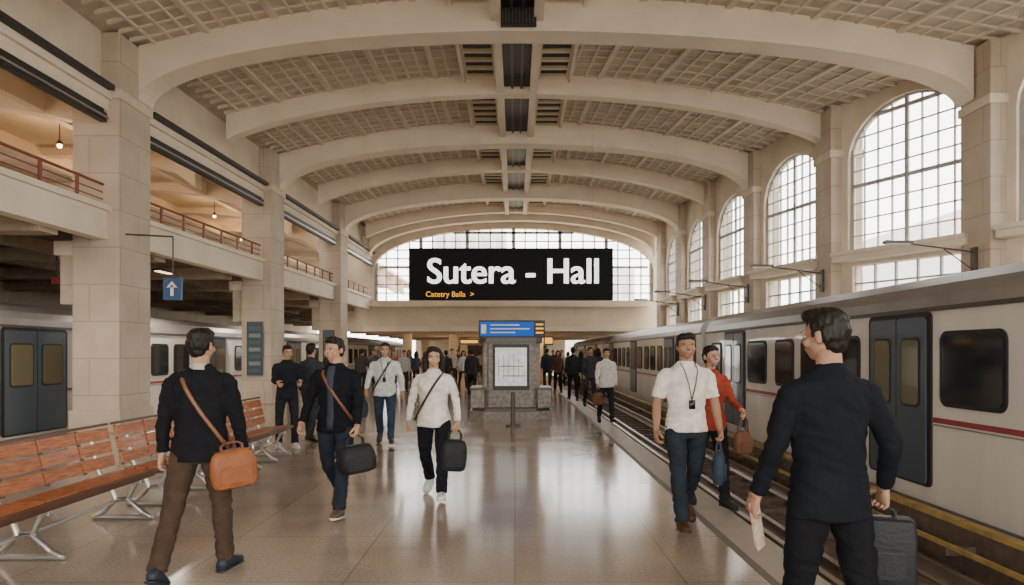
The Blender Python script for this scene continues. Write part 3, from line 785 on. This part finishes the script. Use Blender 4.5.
    M=Matrix.Translation((x,y,dz*sc))@Matrix.Rotation(rot*D2R,4,'Z')@Matrix.Diagonal((sc*wide,sc*wide,sc,1))
    out.v=[M@v for v in out.v]
    ob=out.build(name,[cmat('skin',skin),cmat('hair',hair),cmat('cloth',top),cmat('cloth',bottom),cmat('shoe',shoe),EYEW,IRIS,LIP,
        cmat('cloth',collar if collar is not None else (inner if inner is not None else (.6,.6,.6))),cmat('shoe',sole if sole is not None else shoe),STRAPD if strapdark else STRAPC],smooth=True,recalc=True)
    return {'L':M@grips['L'],'R':M@grips['R'],'M':M,'ob':ob}

def duffel(name,grip,w,h,dep,col,yaw=0,soft=True,handle=.09,rough=.6,roll=0):
    m1=mat(name+'_fabric',col,rough,var=.2,vscale=10,bump=.3,bscale=50,spec=.25); m2=mat(name+'_trim',tuple(c*.5 for c in col),.5)
    M=Matrix.Translation(grip)@Matrix.Rotation(yaw*D2R,4,'Z')@Matrix.Rotation(roll*D2R,4,'Y')
    mb=MB(); top=-handle
    def ring(z,sx_,sy_,r):
        return [Vector((a,b,z)) for a,b in rrect(-sx_,sx_,-sy_,sy_,min(r,sx_*.95,sy_*.95),4)]
    if soft: prof=[(top,.26*w,.12*dep),(top-.03*h,.36*w,.26*dep),(top-.12*h,.43*w,.38*dep),(top-.3*h,.48*w,.46*dep),(top-.6*h,.50*w,.50*dep),(top-.85*h,.48*w,.47*dep),(top-.96*h,.43*w,.40*dep),(top-h,.34*w,.28*dep)]
    else: prof=[(top,.44*w,.38*dep),(top-.03*h,.48*w,.46*dep),(top-.25*h,.5*w,.5*dep),(top-.9*h,.50*w,.50*dep),(top-.97*h,.48*w,.46*dep),(top-h,.45*w,.42*dep)]
    vs=[];fs=[]; n=20
    for z,a,b in prof: vs+=[M@v for v in ring(z,a,b,.08 if soft else .02)]
    for i in range(len(prof)-1):
        for j in range(n):
            k=(j+1)%n; fs.append((i*n+j,i*n+k,(i+1)*n+k,(i+1)*n+j))
    fs.append(tuple(range(n))); fs.append(tuple(range((len(prof)-1)*n,len(prof)*n)))
    mb.raw(vs,fs,0)
    for sy in (-1,1):
        hw=w*.22; yy=sy*dep*.22
        mb.tube([(-hw,yy,top-.05),(-hw,yy*.7,top+handle*.6),(-hw*.6,0,-.002),(0,0,.0),(hw*.6,0,-.002),(hw,yy*.7,top+handle*.6),(hw,yy,top-.05)],.008,8,1,M)
    for sy in (-1,1):
        a_,b_=sorted((sy*dep*.38,sy*(dep*.5+.010)))
        mb.prism(rrect(-.33*w,.33*w,top-.85*h,top-.42*h,.03),'y',a_,b_,0,M)
        mb.box(-.31*w,.31*w,sy*(dep*.5+.009)-.003,sy*(dep*.5+.009)+.003,top-.48*h,top-.465*h,1,M)
    mb.box(-.25*w,.25*w,-.006,.006,top-.002,top+.006,2,M)
    return mb.build(name,[m1,m2,DUCT],smooth=True,angle=35)

# 1
d=4.85; g=person('walking_man_in_dark_jacket',X(200,d),d,1.76,rot=181,legL=(-18,10,4),legR=(11,3,3),armL=(-8,8,8,40),armR=(4,10,14,40),lean=2,yaw=-10,
   top=(.009,.009,.011),bottom=(.055,.035,.023),shoe=(.02,.025,.035),collar=(.40,.37,.31),strap=(1,-1),vox=.009,wide=1.08)
hp=g['M']@Vector((-.22,.05,.95)); duffel('leather_satchel',hp,.32,.27,.11,(.24,.078,.028),yaw=181+35,handle=.05,rough=.5,roll=6)
# 3
d=6.8; g=person('walking_man_in_black_jacket',X(336,d),d,1.76,rot=-8,legL=(14,3,2),legR=(-10,34,3),armL=(10,12,12,85),armR=(2,14,30,60),lean=2,yaw=-18,pitch=4,
   top=(.009,.009,.012),bottom=(.020,.025,.034),shoe=(.10,.07,.05),sole=(.6,.58,.55),inner=(.04,.045,.06),vox=.0105,strap=(-1,1),wide=1.08,quiff=.008,jaw=.93)
duffel('duffel_bag',g['L'],.36,.27,.19,(.014,.014,.016),yaw=25,handle=.09,roll=-8)
# 5
d=7.55; g=person('walking_woman_in_white_top',X(434,d),d,1.66,rot=-4,legL=(15,3,3),legR=(-12,26,3),armL=(6,16,10,85),armR=(-6,16,14,50),lean=2,yaw=12,
   top=(.64,.59,.52),bottom=(.011,.011,.014),shoe=(.6,.58,.56),skin=(.46,.27,.18),female=True,longhair=True,vox=.0105,strap=(1,-1),strapdark=True,wide=1.14,jaw=.9)
duffel('travel_bag',g['L'],.30,.34,.16,(.014,.014,.016),yaw=20,handle=.10,roll=5)
# 4
d=12.0; g=person('walking_man_in_white_shirt',X(385,d),d,1.76,rot=6,legL=(14,3,2),legR=(-12,22,2),armL=(4,16,20,70),armR=(0,16,40,60),lean=2,yaw=0,
   top=(.55,.55,.54),bottom=(.035,.05,.075),shoe=(.05,.04,.03),lanyard=True,vox=.014,strap=(1,-1),strapdark=True,wide=1.1)
duffel('shoulder_bag',g['R']+Vector((-.09,0,.02)),.26,.3,.14,(.03,.035,.05),yaw=50,handle=.1)
# 2
d=11.6; person('standing_man_in_dark_clothes',X(287,d),d,1.74,rot=25,legL=(5,2,4),legR=(-4,4,4),armL=(20,6,70,60,10),armR=(15,6,75,60,10),lean=2,yaw=10,pitch=10,
   top=(.015,.016,.02),bottom=(.02,.02,.025),shoe=(.5,.48,.45),vox=.014)
d=12.3; person('standing_man_in_grey_jacket',X(311,d),d,1.74,rot=160,legL=(8,2,3),legR=(-8,10,3),lean=1,top=(.035,.04,.05),bottom=(.03,.03,.035),vox=.015)
# 6
d=6.25; g=person('walking_man_in_short_sleeve_shirt',X(686,d),d,1.76,rot=6,legL=(-10,24,2),legR=(15,3,2),armL=(2,12,14,85),armR=(-2,13,14,50),lean=1,yaw=-8,
   top=(.64,.585,.50),bottom=(.020,.026,.035),shoe=(.06,.028,.015),skin=(.30,.165,.10),style='shirt',collar=(.64,.585,.50),lanyard=True,vox=.0105,wide=1.12,jaw=1.08)
duffel('tote_bag',g['L'],.26,.30,.11,(.022,.035,.053),yaw=70,handle=.10)
# 7
d=7.1; g=person('walking_woman_in_red_shirt',2.03,d,1.65,rot=10,legL=(10,3,2),legR=(-10,20,2),armL=(18,10,55,80,8),armR=(4,6,20,70),lean=2,yaw=10,
   top=(.26,.042,.024),bottom=(.015,.013,.016),shoe=(.02,.02,.02),female=True,longhair=False,vox=.012,collar=(.26,.042,.024),jaw=.92)
duffel('handbag',g['L'],.20,.22,.11,(.12,.05,.025),yaw=20,handle=.14)
# 8
d=3.1; g=person('walking_man_in_navy_jacket',X(829,d),d,1.77,rot=192,legL=(8,3,3),legR=(-10,8,3),armL=(4,14,22,45),armR=(-12,18,40,95,-7),lean=1,yaw=24,pitch=4,
   top=(.0075,.0085,.0115),bottom=(.0075,.0075,.009),shoe=(.012,.01,.01),skin=(.34,.195,.13),vox=.0085,wide=1.04)
duffel('briefcase',g['R'],.32,.33,.12,(.012,.012,.014),yaw=192-30,soft=False,handle=.05,rough=.5)
pl=g['L']; mb=MB(); Mx=Matrix.Translation(pl)@Matrix.Rotation(40*D2R,4,'Z')@Matrix.Rotation(-14*D2R,4,'Y')
for i in range(3): mb.box(-.035,.035,-.01+.005*i,-.008+.005*i,-.19+.01*i,.05,0,Mx)
mb.build('folded_newspaper',[mat('newspaper',(.50,.38,.26),.8,var=.2,vscale=30)])
crowd=[(606,15.6,5,(.55,.53,.5),(.02,.02,.025),0),(573,23,180,(.03,.03,.035),(.02,.02,.02),0),(590,20.5,10,(.05,.045,.05),(.03,.03,.04),0),(558,27,0,(.10,.05,.04),(.02,.02,.02),1),
 (547,30,180,(.03,.035,.05),(.03,.03,.03),0),(404,28,10,(.4,.38,.36),(.03,.03,.03),0),(416,31,180,(.05,.05,.07),(.03,.03,.03),1),(432,33,0,(.25,.07,.05),(.02,.02,.02),0),
 (446,27,190,(.03,.03,.03),(.03,.03,.04),0),(463,30,20,(.5,.5,.5),(.03,.03,.05),1),(472,24,180,(.04,.035,.04),(.02,.02,.02),0),(374,33,0,(.1,.1,.13),(.02,.02,.02),0),
 (562,33,0,(.35,.33,.3),(.02,.02,.03),0),(581,30,170,(.02,.02,.03),(.02,.02,.03),1),(394,35,0,(.3,.1,.08),(.03,.03,.03),0),(330,24,0,(.05,.05,.06),(.02,.02,.03),0),(458,38,0,(.1,.1,.1),(.02,.02,.03),0),(425,42.5,0,(.1,.1,.1),(.02,.02,.03),1),
 (362,26,180,(.06,.05,.05),(.02,.02,.02),0),(409,37,0,(.12,.12,.15),(.03,.03,.03),1),(439,37,180,(.02,.02,.02),(.02,.02,.02),0),(452,33,0,(.4,.35,.3),(.03,.03,.03),0),(470,36,180,(.1,.06,.04),(.02,.02,.02),0),(553,38,0,(.05,.05,.05),(.02,.02,.02),0),(568,40,180,(.3,.3,.32),(.02,.02,.02),1),(385,42,0,(.05,.06,.08),(.02,.02,.02),0),(480,44,180,(.3,.28,.25),(.02,.02,.02),0),(598,24.5,180,(.03,.03,.04),(.02,.02,.02),1)]
for i,(px,d,r,tc,bc,fe) in enumerate(crowd):
    st=8+random.random()*10
    g=person('commuter',X(px,d),d,1.64+.12*random.random()+(0 if fe else .03),rot=r,legL=(st,3,2),legR=(-st,st,2),armL=(-8,9,12,60),armR=(8,9,14,70),top=tc,bottom=bc,female=bool(fe),longhair=bool(fe),vox=.02 if d<28 else .026)
    if i in (0,2,8,19):
        b=duffel('shoulder_bag',g['R'],.28,.28,.14,(.14,.06,.03) if i==0 else (.03,.03,.03),yaw=30); parent(b,g['ob'])

w=bpy.data.worlds.new('daylight'); bpy.context.scene.world=w; w.use_nodes=True
bg=w.node_tree.nodes['Background']; bg.inputs['Color'].default_value=(1,.97,.92,1); bg.inputs['Strength'].default_value=8.0

cam=bpy.data.cameras.new('camera'); cam.sensor_width=36; cam.lens=F*36/1024; cam.shift_x=-3/1024; cam.shift_y=60.5/1024; cam.clip_end=400
co=bpy.data.objects.new('camera',cam); co.location=(0,0,EYE); co.rotation_euler=(math.pi/2,0,0); bpy.context.scene.collection.objects.link(co)
bpy.context.scene.camera=co
